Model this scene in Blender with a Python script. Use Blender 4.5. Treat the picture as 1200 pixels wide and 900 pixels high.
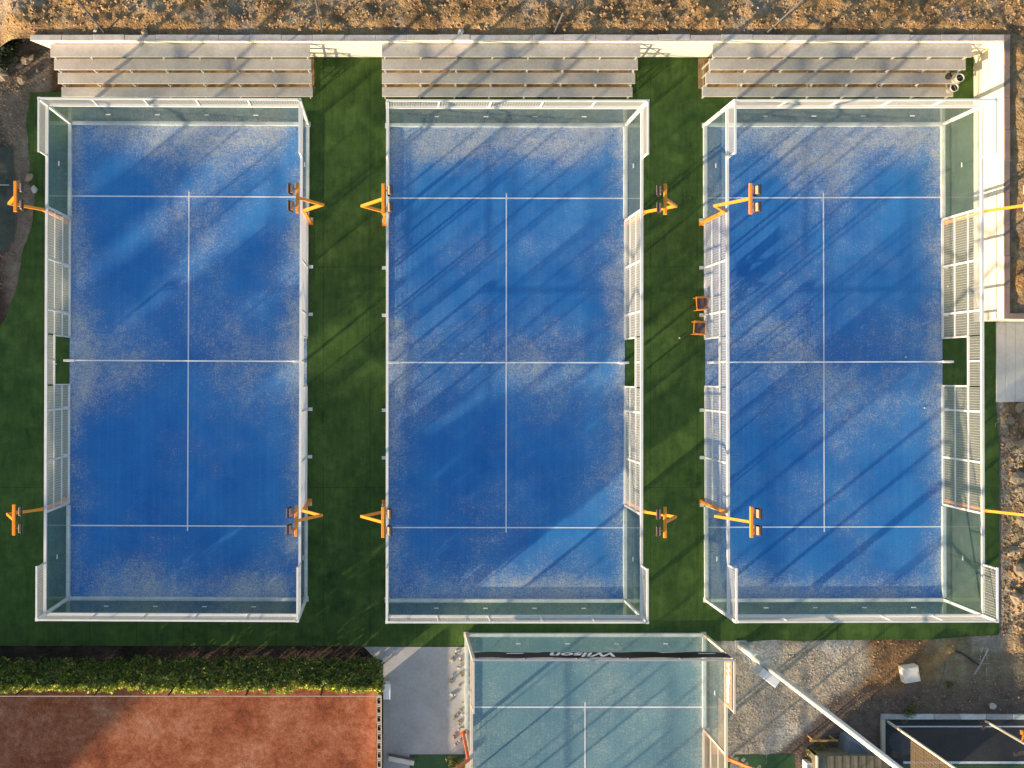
import bpy, math, random
from mathutils import Vector, Matrix, noise
R = math.radians
random.seed(7)
for o in list(bpy.data.objects): bpy.data.objects.remove(o)
scene = bpy.context.scene
C = scene.collection

# ------------------------------------------------------------------ camera, sky, sun, exposure
CAM_H = 44.2
PXM = 27.8                                  # photograph pixels per metre on the ground
NX, NY = 461.0, 442.0                       # the point straight below the camera
cam_d = bpy.data.cameras.new('camera'); cam = bpy.data.objects.new('camera', cam_d); C.objects.link(cam)
cam.location = (0, 0, CAM_H); cam.rotation_euler = (0, 0, 0)
cam_d.sensor_width = 36; cam_d.lens = PXM*CAM_H/1200*36
cam_d.shift_x = (600-NX)/1200; cam_d.shift_y = -(450-NY)/1200
cam_d.clip_end = 3000
scene.camera = cam

SUN_EL, SUN_DIR = R(10.2), Vector((.778, .628))    # SUN_DIR: the way the shadows fall
world = bpy.data.worlds.new('World'); scene.world = world; world.use_nodes = True
nt = world.node_tree
sky = nt.nodes.new('ShaderNodeTexSky'); sky.sky_type = 'NISHITA'; sky.sun_disc = False
sky.sun_elevation = SUN_EL; sky.sun_rotation = math.atan2(-SUN_DIR.x, -SUN_DIR.y)
bg = nt.nodes['Background']; bg.inputs['Strength'].default_value = 0.135
nt.links.new(sky.outputs[0], bg.inputs[0])
sun_d = bpy.data.lights.new('sun', 'SUN'); sun_d.energy = 5.0; sun_d.angle = R(0.9); sun_d.color = (1, .78, .51)
sun = bpy.data.objects.new('sun', sun_d); C.objects.link(sun)
sd = Vector((SUN_DIR.x*math.cos(SUN_EL), SUN_DIR.y*math.cos(SUN_EL), -math.sin(SUN_EL)))
sun.rotation_euler = sd.to_track_quat('-Z', 'Y').to_euler(); sun.location = (-60, -50, 40)
scene.view_settings.view_transform = 'Standard'; scene.view_settings.look = 'None'
scene.view_settings.exposure = 1.25; scene.view_settings.gamma = 1
scene.render.engine = 'CYCLES'
scene.cycles.transparent_max_bounces = 24

def W(px, py, z=0.0):
    """metres of a place measured in the photograph, for a point at height z"""
    k = CAM_H/(CAM_H-z)
    return Vector(((px-NX)/PXM/k, (NY-py)/PXM/k, z))

# ------------------------------------------------------------------ materials
def srgb(*c): return tuple((v/255/12.92 if v/255 <= .04045 else ((v/255+.055)/1.055)**2.4) for v in c)
class NT:
    def __init__(s, name):
        s.m = bpy.data.materials.new(name); s.m.use_nodes = True; s.t = s.m.node_tree
        s.b = s.t.nodes['Principled BSDF']
    def n(s, typ, **kw):
        x = s.t.nodes.new('ShaderNode'+typ)
        for k, v in kw.items():
            if k in x.inputs: x.inputs[k].default_value = v
            else: setattr(x, k, v)
        return x
    def l(s, a, b): s.t.links.new(a, b)
    def coords(s, kind='Object', scale=(1,1,1), rot=(0,0,0)):
        tc = s.n('TexCoord'); mp = s.n('Mapping'); mp.inputs['Scale'].default_value = scale; mp.inputs['Rotation'].default_value = rot
        s.l(tc.outputs[kind], mp.inputs['Vector']); return mp.outputs[0]
    def noise(s, vec, scale, detail=4, rough=.55):
        x = s.n('TexNoise'); x.inputs['Scale'].default_value = scale; x.inputs['Detail'].default_value = detail; x.inputs['Roughness'].default_value = rough
        s.l(vec, x.inputs['Vector']); return x.outputs['Fac']
    def ramp(s, fac, stops):
        x = s.n('ValToRGB'); e = x.color_ramp.elements
        while len(e) < len(stops): e.new(.5)
        for i, (p, c) in enumerate(stops):
            e[i].position = p; e[i].color = (*c, 1) if len(c) == 3 else c
        s.l(fac, x.inputs['Fac']); return x.outputs['Color']
    def mix(s, fac, a, b, mode='MIX'):
        x = s.n('Mix', data_type='RGBA', blend_type=mode)
        for sock, v in ((x.inputs[0], fac), (x.inputs[6], a), (x.inputs[7], b)):
            if isinstance(v, (int, float)): sock.default_value = v
            elif isinstance(v, tuple): sock.default_value = (*v, 1)
            else: s.l(v, sock)
        return x.outputs[2]
    def math(s, op, a, b=0.0, clamp=False):
        x = s.n('Math', operation=op, use_clamp=clamp)
        for sock, v in ((x.inputs[0], a), (x.inputs[1], b)):
            if isinstance(v, (int, float)): sock.default_value = v
            else: s.l(v, sock)
        return x.outputs[0]
    def bump(s, h, strength, dist=.02):
        x = s.n('Bump'); x.inputs['Strength'].default_value = strength; x.inputs['Distance'].default_value = dist
        s.l(h, x.inputs['Height']); s.l(x.outputs[0], s.b.inputs['Normal'])
    def done(s, col, rough=.8, spec=.3):
        if isinstance(col, tuple): s.b.inputs['Base Color'].default_value = (*col, 1)
        else: s.l(col, s.b.inputs['Base Color'])
        s.b.inputs['Roughness'].default_value = rough; s.b.inputs['Specular IOR Level'].default_value = spec
        return s.m

def plain(name, col, rough=.6, var=.18, scale=3.0, spec=.3, kind='Object', metal=0.0, bump=0.0):
    t = NT(name); v = t.coords(kind)
    f = t.noise(v, scale, 6, .6); f2 = t.noise(v, scale*9, 3, .6)
    lo = tuple(c*(1-var) for c in col); hi = tuple(min(1, c*(1+var)) for c in col)
    c = t.ramp(f, [(.3, lo), (.7, hi)])
    c = t.mix(.35, c, t.ramp(f2, [(.3, lo), (.7, hi)]))
    if bump: t.bump(f2, bump)
    t.b.inputs['Metallic'].default_value = metal
    return t.done(c, rough, spec)

def mat_court(name, base, deep, sand, amount):
    t = NT(name); v = t.coords('Object'); vs = t.coords('Object', (1, .22, 1)); vt = t.coords('Object', (.22, 1, 1))
    big = t.noise(v, .35, 4, .6)
    col = t.mix(t.math('MULTIPLY', t.math('SUBTRACT', big, .3), 2.2, True), deep, base)
    at = t.n('Attribute', attribute_name='wear'); wear = at.outputs['Fac']
    vs = t.coords('Object', (1, .42, 1)); vt = t.coords('Object', (.42, 1, 1))
    n1 = t.noise(v, 1.1, 9, .72); n2 = t.noise(vs, 11, 4, .72); n3 = t.noise(vt, 11, 4, .72); n4 = t.noise(v, 17, 4, .75)
    fine = t.math('ADD', t.math('MULTIPLY', n2, .45), t.math('ADD', t.math('MULTIPLY', n3, .45), t.math('MULTIPLY', n4, .7)))   # about .8 mean
    soft = t.math('ADD', t.math('MULTIPLY', t.math('SUBTRACT', n1, .5), 1.7), wear)
    s = t.math('ADD', t.math('MULTIPLY', t.math('SUBTRACT', fine, .80), 3.0), t.math('SUBTRACT', soft, .30))
    s = t.math('MULTIPLY', s, .85, True)
    dust = t.math('MULTIPLY', t.math('ADD', soft, .15), .16, True)
    s = t.math('MULTIPLY', t.math('MAXIMUM', s, dust), amount, True)
    # rolled-out turf seams and brush marks
    br = t.noise(t.coords('Object', (3.0, .06, 1)), 2.0, 3, .6)
    col = t.mix(t.math('MULTIPLY', t.math('SUBTRACT', br, .45), .5, True), col, tuple(min(1, c*1.55+.012) for c in base))
    col = t.mix(s, col, sand)
    col = t.mix(.5, col, t.ramp(n4, [(.25, (.25,.25,.25)), (.75, (.75,.75,.75))]), 'OVERLAY')
    t.bump(fine, .35, .01)
    return t.done(col, .95, .08)

def mat_turf(name, lo, hi):
    t = NT(name); v = t.coords('Object')
    a = t.noise(v, .25, 4, .6); b = t.noise(t.coords('Object', (1, .15, 1)), 6, 4, .7); c = t.noise(v, 1.6, 6, .7); d = t.noise(v, 26, 2, .7)
    f = t.math('ADD', t.math('MULTIPLY', a, .35), t.math('ADD', t.math('MULTIPLY', b, .25), t.math('ADD', t.math('MULTIPLY', c, .35), t.math('MULTIPLY', d, .25))))
    col = t.ramp(f, [(.42, lo), (.78, hi)])
    sx = t.n('SeparateXYZ'); t.l(v, sx.inputs[0])
    for ax, per in ((0, 1.97), (1, 9.3)):                       # glued seams between the rolls
        e = t.math('ABSOLUTE', t.math('SUBTRACT', t.math('FRACT', t.math('DIVIDE', sx.outputs[ax], per)), .5))
        col = t.mix(t.math('MULTIPLY', t.math('LESS_THAN', e, .016/per), .35), col, tuple(c*.5 for c in lo))
    grit = t.math('MULTIPLY', t.math('SUBTRACT', t.noise(v, 13, 3, .8), .66), 5, True)
    col = t.mix(t.math('MULTIPLY', grit, t.math('MULTIPLY', t.math('SUBTRACT', t.noise(v, .7, 4, .6), .42), 4, True)), col, (.26, .25, .15))
    col = t.mix(t.math('MULTIPLY', t.math('SUBTRACT', t.noise(v, .9, 5, .65), .52), 1.6, True), col, tuple(c*1.5+.004 for c in hi))
    t.bump(d, .5, .015)
    return t.done(col, .9, .1)

def mat_soil(name, fine_scale=7):
    t = NT(name); v = t.coords('Object')
    at = t.n('Attribute', attribute_name='soil')
    a = t.noise(v, fine_scale*.3, 6, .7); b = t.noise(v, fine_scale*2, 5, .75)
    vo = t.n('TexVoronoi', feature='F1'); vo.inputs['Scale'].default_value = fine_scale*1.3; t.l(v, vo.inputs['Vector'])
    col = t.mix(.75, at.outputs['Color'], t.ramp(a, [(.28, (.22,.22,.22)), (.75, (.8,.78,.74))]), 'OVERLAY')
    col = t.mix(.6, col, t.ramp(b, [(.3, (.25,.25,.25)), (.72, (.75,.75,.75))]), 'OVERLAY')
    h = t.math('ADD', b, t.math('MULTIPLY', vo.outputs['Distance'], -.6))
    t.bump(h, 1.0, .12)
    return t.done(col, .95, .1)

def mat_clay():
    t = NT('clay'); v = t.coords('Object')
    a = t.noise(v, .45, 6, .62); b = t.noise(v, 1.5, 8, .7); c = t.noise(v, 24, 3, .7); d = t.noise(t.coords('Object', (.3, 2.2, 1)), 1.2, 5, .65)
    f = t.math('ADD', t.math('MULTIPLY', a, .45), t.math('ADD', t.math('MULTIPLY', b, .4), t.math('MULTIPLY', d, .15)))
    col = t.ramp(f, [(.36, (.14, .045, .025)), (.46, (.27, .085, .042)), (.53, (.34, .125, .068)), (.60, (.40, .175, .11)), (.67, (.48, .27, .19))])
    col = t.mix(.6, col, t.ramp(c, [(.3, (.25,.25,.25)), (.7, (.75,.75,.75))]), 'OVERLAY')
    col = t.mix(.45, col, t.ramp(t.noise(v, 6, 6, .75), [(.3, (.25,.25,.25)), (.7, (.75,.75,.75))]), 'OVERLAY')
    t.bump(c, .5, .02)
    return t.done(col, .95, .1)

def mat_glass():
    t = NT('glass'); t.t.nodes.remove(t.b)
    out = t.t.nodes['Material Output']
    tr = t.n('BsdfTransparent'); tr.inputs[0].default_value = (.968, .99, .985, 1)
    gl = t.n('BsdfGlossy'); gl.inputs['Roughness'].default_value = .03
    df = t.n('BsdfDiffuse'); df.inputs[0].default_value = (.42, .55, .58, 1)
    nz = t.noise(t.coords('Object', (1, 1, .35)), 1.4, 5, .65)
    lw = t.n('LayerWeight'); lw.inputs['Blend'].default_value = .5
    fr = t.math('ADD', t.math('MULTIPLY', t.math('POWER', lw.outputs['Facing'], 5.0), .96), .04)
    m1 = t.n('MixShader'); m2 = t.n('MixShader')
    t.l(t.math('ADD', t.math('MULTIPLY', nz, .12), .0), m1.inputs[0]); t.l(tr.outputs[0], m1.inputs[1]); t.l(df.outputs[0], m1.inputs[2])
    t.l(t.math('MULTIPLY', fr, .7), m2.inputs[0]); t.l(m1.outputs[0], m2.inputs[1]); t.l(gl.outputs[0], m2.inputs[2])
    t.l(m2.outputs[0], out.inputs['Surface'])
    return t.m

def mat_leaf(name, cols):
    t = NT(name)
    at = t.n('Attribute', attribute_name='tone')
    col = t.ramp(at.outputs['Fac'], [(i/(len(cols)-1), c) for i, c in enumerate(cols)])
    t.b.inputs['Transmission Weight'].default_value = 0
    return t.done(col, .6, .25)

M = {}
M['court_blue'] = mat_court('court_blue', (.050, .235, .54), (.026, .145, .43), (.52, .51, .48), 1.0)
M['court_teal'] = mat_court('court_teal', (.155, .285, .325), (.095, .215, .285), (.47, .49, .44), .85)
M['turf'] = mat_turf('turf', (.0085, .032, .013), (.098, .162, .036))
M['turf_old'] = mat_turf('turf_old', (.03, .075, .035), (.07, .135, .06))
M['soil'] = mat_soil('soil')
M['clay'] = mat_clay()
M['glass'] = mat_glass()
M['line'] = plain('line_paint', (.72, .74, .78), .8, .12, 4)
M['white_steel'] = plain('white_steel', (.66, .65, .635), .45, .16, 1.5)
M['mesh_wire'] = plain('mesh_wire', (.66, .65, .62), .5, .08, 1.5)
M['beige_steel'] = plain('beige_steel', (.58, .52, .44), .5, .12, 1.5)
M['beige_wire'] = plain('beige_wire', (.48, .42, .34), .5, .1, 1.5)
M['curb'] = plain('curb', (.52, .55, .53), .8, .25, 2.5)
M['orange'] = plain('orange_paint', (.80, .27, .022), .4, .12, 2, .4)
M['red_orange'] = plain('red_orange_paint', (.72, .16, .035), .4, .12, 2, .4)
M['lamp_body'] = plain('lamp_body', (.05, .03, .028), .5, .2, 5)
M['lamp_cap'] = plain('lamp_cap', (.36, .27, .20), .5, .2, 5)
M['lens'] = plain('lamp_lens', (.5, .5, .48), .15, .05, 5, .6)
M['black'] = plain('black_vinyl', (.018, .016, .018), .5, .3, 3)
M['dark_net'] = plain('dark_net', (.02, .02, .025), .8, .2, 3)
M['dark_steel'] = plain('dark_steel', (.10, .10, .11), .5, .2, 3)
M['lilac_steel'] = plain('lilac_steel', (.34, .33, .38), .5, .15, 3)
M['white_print'] = plain('white_print', (.85, .85, .85), .6, .04, 3)
M['plank'] = plain('bleacher_plank', (.50, .455, .405), .85, .26, 1.1, .2, bump=.15)
M['galv'] = plain('bleacher_steel', (.36, .35, .32), .5, .2, 3)
M['wall_white'] = plain('white_wall', (.74, .68, .56), .85, .10, .9, .2, bump=.08)
M['wall_cap'] = plain('wall_cap', (.54, .47, .42), .9, .28, 2.2, .2, bump=.2)
M['concrete'] = plain('concrete', (.38, .37, .365), .9, .22, .8, .2, bump=.15)
M['concrete_lt'] = plain('pale_concrete', (.68, .63, .55), .9, .16, .8, .2, bump=.1)
M['block'] = plain('hollow_block', (.52, .42, .31), .9, .2, 4, .2, bump=.2)
M['rock'] = plain('rock', (.30, .235, .165), .95, .3, 5, .1, 'Object', 0, .6)
M['pale_rock'] = plain('pale_rock', (.46, .43, .39), .95, .25, 5, .1, 'Object', 0, .5)
M['hedge_leaf'] = mat_leaf('hedge_leaf', [(.022, .045, .014), (.055, .092, .020), (.16, .19, .028), (.42, .42, .05)])  # brightest stop carries the painted sunlight of the hedge fringe
M['shrub_leaf'] = mat_leaf('shrub_leaf', [(.010, .018, .010), (.025, .04, .018), (.06, .075, .03), (.12, .12, .06)])
M['weed_leaf'] = mat_leaf('weed_leaf', [(.05, .06, .018), (.10, .12, .03), (.20, .20, .06), (.34, .28, .10)])
M['tree_leaf'] = mat_leaf('tree_leaf', [(.02, .04, .012), (.05, .08, .02), (.08, .11, .03)])
M['bark'] = plain('bark', (.12, .085, .06), .95, .3, 6, .1, bump=.5)
M['mast'] = plain('mast_paint', (.72, .72, .70), .35, .08, 1.5, .5)
M['cabinet'] = plain('cabinet', (.66, .66, .65), .5, .08, 2)
M['asphalt'] = plain('dark_hard_court', (.046, .048, .052), .9, .22, 1.2, .2, bump=.1)
M['asphalt_lt'] = plain('worn_hard_court', (.075, .08, .09), .9, .25, 2.2, .2)
M['tarp'] = plain('tarp', (.17, .20, .25), .55, .2, 2)
M['roof_board'] = plain('roof_board', (.16, .145, .10), .9, .3, 2.5, .2, bump=.2)
M['timber'] = plain('timber', (.42, .25, .10), .8, .25, 3, .2)
M['bucket'] = plain('bucket', (.58, .52, .44), .5, .1, 4)
M['bucket_in'] = plain('bucket_inside', (.03, .028, .035), .5, .3, 4)
M['fabric'] = plain('chair_fabric', (.13, .095, .10), .9, .25, 6)
M['ball'] = plain('felt', (.72, .75, .55), .95, .1, 6)
M['windbreak'] = plain('windbreak', (.24, .17, .10), .9, .2, 2)
M['shade_net'] = plain('shade_net', (.06, .07, .055), .9, .5, 2.5)

# ------------------------------------------------------------------ mesh helpers
class MB:
    def __init__(s): s.v = []; s.f = []
    def add(s, v, f):
        b = len(s.v); s.v += [tuple(p) for p in v]; s.f += [tuple(i+b for i in q) for q in f]; return s
    def box(s, x0, x1, y0, y1, z0, z1):
        return s.add([(x0,y0,z0),(x1,y0,z0),(x1,y1,z0),(x0,y1,z0),(x0,y0,z1),(x1,y0,z1),(x1,y1,z1),(x0,y1,z1)],
                     [(0,3,2,1),(4,5,6,7),(0,1,5,4),(1,2,6,5),(2,3,7,6),(3,0,4,7)])
    def bevel_box(s, x0, x1, y0, y1, z0, z1, b):
        v = []
        for z, i in ((z0, b), (z0+b, 0), (z1-b, 0), (z1, b)):
            v += [(x0+i,y0+i,z),(x1-i,y0+i,z),(x1-i,y1-i,z),(x0+i,y1-i,z)]
        f = [(0,3,2,1),(12,13,14,15)]
        for k in range(3):
            for j in range(4): f.append((k*4+j, k*4+(j+1)%4, k*4+4+(j+1)%4, k*4+4+j))
        return s.add(v, f)
    def tube(s, p, q, r, n=8, r2=None, cap=True):
        p, q = Vector(p), Vector(q); d = (q-p).normalized()
        a = Vector((0,0,1)) if abs(d.z) < .9 else Vector((1,0,0))
        u = d.cross(a).normalized(); w = d.cross(u); r2 = r if r2 is None else r2
        ph = math.pi/n
        v = [p+(u*math.cos(2*math.pi*i/n+ph)+w*math.sin(2*math.pi*i/n+ph))*r for i in range(n)]
        v += [q+(u*math.cos(2*math.pi*i/n+ph)+w*math.sin(2*math.pi*i/n+ph))*r2 for i in range(n)]
        f = [(i, (i+1)%n, n+(i+1)%n, n+i) for i in range(n)]
        if cap: f += [tuple(reversed(range(n))), tuple(range(n, 2*n))]
        return s.add(v, f)
    def sq(s, p, q, w): return s.tube(p, q, w*.7071, 4)
    def mesh(s, name, mat):
        me = bpy.data.meshes.new(name); me.from_pydata(s.v, [], s.f); me.materials.append(mat); me.validate(); me.update(); return me
    def build(s, name, mat, parent=None, loc=(0,0,0), rotz=0.0):
        return put(name, s.mesh(name, mat), parent, loc, rotz)
def put(name, me, parent=None, loc=(0,0,0), rotz=0.0):
    o = bpy.data.objects.new(name, me); C.objects.link(o); o.location = loc; o.rotation_euler = (0,0,rotz)
    if parent: o.parent = parent
    return o
def tag(o, label, cat, group=None):
    o['label'] = label; o['category'] = cat
    if group: o['group'] = group
    return o
def thing(name, label, cat, loc=(0,0,0), rotz=0.0, group=None):
    o = bpy.data.objects.new(name, None); C.objects.link(o); o.location = loc; o.rotation_euler = (0,0,rotz); o.empty_display_size = .3
    return tag(o, label, cat, group)
def struct(o): o['kind'] = 'structure'; return o
def smooth(o):
    for p in o.data.polygons: p.use_smooth = True
    return o
def copy_tree(o, parent=None):
    c = o.copy(); C.objects.link(c); c.parent = parent
    for ch in o.children: copy_tree(ch, c)
    return c
def fbm(x, y, s, oct=4, seed=0.0):
    a, t, f = 1.0, 0.0, s
    for _ in range(oct):
        t += a*noise.noise(Vector((x*f+seed, y*f-seed*.7, seed*1.3))); a *= .5; f *= 2.05
    return t
def sm(a, b, x):
    if a == b: return float(x > a)
    t = max(0, min(1, (x-a)/(b-a))); return t*t*(3-2*t)
def lerp3(a, b, t): return tuple(a[i]+(b[i]-a[i])*t for i in range(3))

# ------------------------------------------------------------------ ground
TAN = (.41, .28, .155); OCHRE = (.42, .255, .115); BROWN = (.15, .095, .062); GREY = (.40, .37, .33); DRY = (.33, .275, .17); DARK = (.075, .052, .042); DULL = (.25, .205, .16)
def ground_look(x, y):
    px, py = x*PXM+NX, NY-y*PXM
    w = fbm(x, y, .35, 4, 3.1)*14
    z = -.045; col = BROWN
    if px < 60 and py < 420:                                  # rough earth west of the first court
        t = sm(30, 60, py+w); col = lerp3(lerp3(OCHRE, DULL, t), GREY, .35*sm(.0, .5, fbm(x, y, .6, 3, 8)))
        col = lerp3(col, DARK, sm(20, 0, px+w*.5)*sm(120, 200, py))
        edge = 33 if py < 245 else 33-(py-245)*.25
        z = -.02+max(0, min(1, (edge-px)/30))*(.10+.14*fbm(x, y, .9, 5, 1.0))
    elif px > 1140 and py > 440 and py < 765:                 # broken rocky ground by the wall
        t = sm(1171, 1200, px+w)
        col = lerp3(GREY, TAN, .25+.75*sm(-.25, .25, fbm(x, y, .5, 4, 5)) if py < 590 else .2+.8*t)
        col = lerp3(col, DARK, .45*sm(.15, .6, fbm(x, y, .8, 3, 15)))
        z = -.045+sm(1170, 1195, px)*sm(472, 480, py)*(.18+.35*abs(fbm(x, y, .55, 5, 2.0))+.10*fbm(x, y, 2.2, 3, 4))
    elif px > 835 and py > 735:
        gv = sm(12, -12, px-(1018-max(0, py-792)*1.15)+w*1.4)
        d = lerp3((.30, .175, .09), DRY, sm(1070, 1110, px+w)); d = lerp3(d, DULL, .55)if px > 1130 else d
        d = lerp3(d, (.19, .145, .12), sm(790, 812, py+w*.5-(8 if px < 1060 else 0)))
        ridge = math.exp(-(((px-1100)*.55+(py-769)*.83)/7)**2)*sm(1065, 1085, px)*sm(1128, 1112, px)
        d = lerp3(d, OCHRE, min(1, ridge*.9))
        col = lerp3(d, lerp3((.50, .43, .34), (.58, .55, .51), sm(.0, .4, fbm(x, y, .5, 4, 9))), gv)
        z = -.045+sm(750, 757, py)*(.05+.03*fbm(x, y, 1.6, 4, 6)+.16*ridge)
    elif py > 755 and px < 446:
        col = lerp3(DARK, (.045, .033, .028), sm(-.2, .3, fbm(x, y, .7, 4, 3)))
        z = -.03+.04*fbm(x, y, 1.5, 4, 7)
    return z, col
def soil_mesh(name, xs, ys, fn, skip=None):
    me = bpy.data.meshes.new(name); v = []; cols = []; f = []
    nx, ny = len(xs), len(ys)
    for y in ys:
        for x in xs:
            if skip and skip(x-.3, y-.3) and skip(x+.3, y+.3) and skip(x, y): v.append((x, y, 0)); cols.append(TAN); continue
            z, c = fn(x, y); v.append((x, y, z)); cols.append(c)
    for j in range(ny-1):
        for i in range(nx-1):
            if skip and skip((xs[i]+xs[i+1])/2, (ys[j]+ys[j+1])/2): continue
            f.append((j*nx+i, j*nx+i+1, (j+1)*nx+i+1, (j+1)*nx+i))
    me.from_pydata(v, [], f); me.materials.append(M['soil'])
    a = me.attributes.new('soil', 'FLOAT_COLOR', 'POINT')
    a.data.foreach_set('color', [q for c in cols for q in (*c, 1)])
    for p in me.polygons: p.use_smooth = True
    me.update(); return me
def axis(lo, hi, step, outer):
    a = [lo+i*step for i in range(int(round((hi-lo)/step))+1)]
    d = step; p = a[0]; left = []
    while p > -outer: d *= 1.5; p -= d; left.append(p)
    d = step; p = a[-1]; right = []
    while p < outer: d *= 1.5; p += d; right.append(p)
    return left[::-1]+a+right
def far_fn(fn):
    def g(x, y):
        z, c = fn(max(-20, min(32, x)), max(-22, min(24, y))) if abs(x) > 40 or abs(y) > 30 else fn(x, y)
        return z, c
    return g
struct(put('ground', soil_mesh('ground', axis(-19, 30, .16, 900), axis(-19, 18, .16, 900), far_fn(ground_look))))

WALL_Y, WALL_X, WALL_SY = (NY-67)/PXM, (1141-NX)/PXM, (NY-377)/PXM    # inner faces of the retaining wall
WALL_T, WALL_H = .20, 2.2
def bank_look(x, y):
    d = max(y-(WALL_Y+WALL_T), 0) if x < WALL_X+WALL_T else min(max(x-WALL_X-WALL_T, 0), max(y-WALL_SY-WALL_T, 0)) if y > WALL_SY+WALL_T else 0
    if y > WALL_Y+WALL_T: d = max(d, y-(WALL_Y+WALL_T))
    lump = fbm(x, y, .8, 5, 11); ruts = fbm(x, y*2.6, .5, 3, 21)
    z = 2.10+.10*sm(0.1, .6, d)+min(d, 40)*.07+sm(0, .5, d)*(.10*lump+.05*ruts+.06*fbm(x, y, 3.1, 3, 5)+.05*abs(fbm(x, y, 5.2, 2, 55)))
    west = sm(-15.0, -17.2, x)                                   # the bank runs out at the end of the wall
    z = z*(1-west)+west*(.15+.25*max(0, d)*.5)
    z = max(z, -.2)
    col = lerp3(TAN, OCHRE, sm(-.4, .5, lump)); col = lerp3(col, (.20, .125, .07), .75*sm(.0, .5, fbm(x, y, 1.1, 4, 31)))
    col = lerp3(col, GREY, .5*sm(.2, .6, fbm(x, y, .4, 3, 41)))
    col = lerp3(col, DULL, .7*west)
    return z, col
bx_ = axis(-18, 28, .08, 260); by_ = axis(2, 17, .08, 260)
by_ = [y for y in by_ if y > -.5]
def bank_skip(x, y):
    if y > WALL_Y+WALL_T-.12: return x < -17.6 and y < WALL_Y+1.0
    return not (x > WALL_X+WALL_T-.12 and y > WALL_SY+WALL_T-.12)
struct(put('dirt_bank', soil_mesh('dirt_bank', bx_, by_, bank_look, bank_skip)))

def sheet(name, pts, z, mat, res=None):
    mb = MB(); mb.add([(*W(*p).xy, z) for p in pts], [tuple(range(len(pts)))][::1])
    o = mb.build(name, mat)
    if o.data.polygons[0].normal.z < 0: o.data.flip_normals()
    return struct(o)
def wob(pts, amp, n=6, seed=0):
    out = []
    for i in range(len(pts)-1):
        (x0, y0), (x1, y1) = pts[i], pts[i+1]
        for k in range(n):
            t = k/n; x, y = x0+(x1-x0)*t, y0+(y1-y0)*t
            out.append((x+amp*noise.noise(Vector((x*.05, y*.05, seed))), y+amp*noise.noise(Vector((x*.05+9, y*.05, seed+3)))))
    return out+[pts[-1]]
west = wob([(33, 108), (33, 175), (36, 215), (41, 250), (30, 290), (18, 345), (-4, 390), (-90, 520)], 5, 5, 1)
sheet('turf', [(370, 67), (1141, 67), (1141, 377), (1167, 377), (1167, 471), (1171, 520), (1171, 744)] +
      wob([(1171, 744), (1080, 749), (1000, 750), (845, 751)], 2, 5, 4) + [(540, 757), (-400, 757), (-400, 520)] + west[::-1] + [(72, 108), (72, 67.5), (371, 67.5)], 0.0, M['turf'])
M['pale_soil'] = plain('pale_soil', (.36, .23, .11), .95, .35, 3, .1, bump=.6)
for a, b in ((73, 368), (448, 739), (818, 1112)): sheet('soil_strip', wob([(a, 68.5), (b, 68.5)], .6, 6, 1)+wob([(b, 68.5), (b, 104)], 2, 4, 1)+wob([(b, 104), (a, 104)], 5, 14, 2)+[(a, 70)], .004, M['pale_soil'])
sheet('concrete_path', wob([(426, 758), (546, 758)], .5, 4, 2)+wob([(546, 758), (546, 884), (546, 1200)], .5, 6, 2)+[(546, 1200), (449, 1200), (449, 790), (440, 772)], -.004, M['concrete'])
sheet('turf_patch', [(480, 884), (546, 884), (546, 1150), (480, 1150)], 0.002, M['turf_old'])
sheet('turf_patch', [(828, 884), (931, 884), (931, 1150), (828, 1150)], 0.012, M['turf_old'])
sheet('clay_court', [(-900, 780), (441, 780), (441, 1700), (-900, 1700)], 0.05, M['clay'])
slab = struct(bpy.data.objects.new('concrete_slab', None)); C.objects.link(slab)
for i, (a, b) in enumerate(((1167, 1178), (1178, 1189), (1189, 1200), (1200, 1211), (1211, 1240))):
    p, q = W(a, 471), W(b, 377.3)
    MB().bevel_box(p.x+.006, q.x-.006, p.y, q.y, -.05, .05+.004*(i%2), .006).build('slab', M['concrete_lt'], slab)

# ------------------------------------------------------------------ padel courts
def wear_mesh(name, mat, seed):
    me = bpy.data.meshes.new(name); nx, ny = 41, 81; v = []; w = []; f = []
    for j in range(ny):
        for i in range(nx):
            x, y = -5+10*i/(nx-1), -10+20*j/(ny-1); v.append((x, y, 0))
            ed = max(sm(3.6, 4.9, abs(x))*.55, sm(7.4, 9.7, abs(y))*.6*sm(5.2, 3.4, abs(x)) + sm(8.3, 9.8, abs(y))*.2)
            net = .34*sm(3.0, .6, abs(y))
            clear = -.22*sm(1.0, .2, abs(abs(x)-2.6)/1.6)*sm(2.2, 4.0, abs(y))*sm(8.6, 7, abs(y))
            north = .16*sm(2, 9, y)
            t = ed*1.1+net+clear+north*.6+.50*fbm(x, y, .33, 4, seed)+.05+(.4*sm(3.2, .5, math.hypot(x+.3, y-8.0)) if 25 < seed < 35 else 0)
            if name == 'floor_teal': t = .35+.3*fbm(x, y, .3, 4, seed)+.5*sm(4.2, 4.9, abs(x))
            w.append(max(-.6, min(1.0, t)))
    for j in range(ny-1):
        for i in range(nx-1): f.append((j*nx+i, j*nx+i+1, (j+1)*nx+i+1, (j+1)*nx+i))
    me.from_pydata(v, [], f); me.materials.append(mat)
    a = me.attributes.new('wear', 'FLOAT', 'POINT'); a.data.foreach_set('value', w); me.update(); return me

def wire_panel(name, w, h, mat, pv=.10, ph=.05, t=.0055, tv=.009):
    mb = MB(); n = int(round(w/pv)); k = int(round(h/ph))
    for i in range(n+1):
        x = -w/2+w*i/n; mb.tube((x, 0, 0), (x, 0, h), tv*.5, 4, cap=False)
    for j in range(k+1):
        z = h*j/k; mb.tube((-w/2, .004, z), (w/2, .004, z), t*.62, 4, cap=False)
    return mb.mesh(name, mat)

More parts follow.
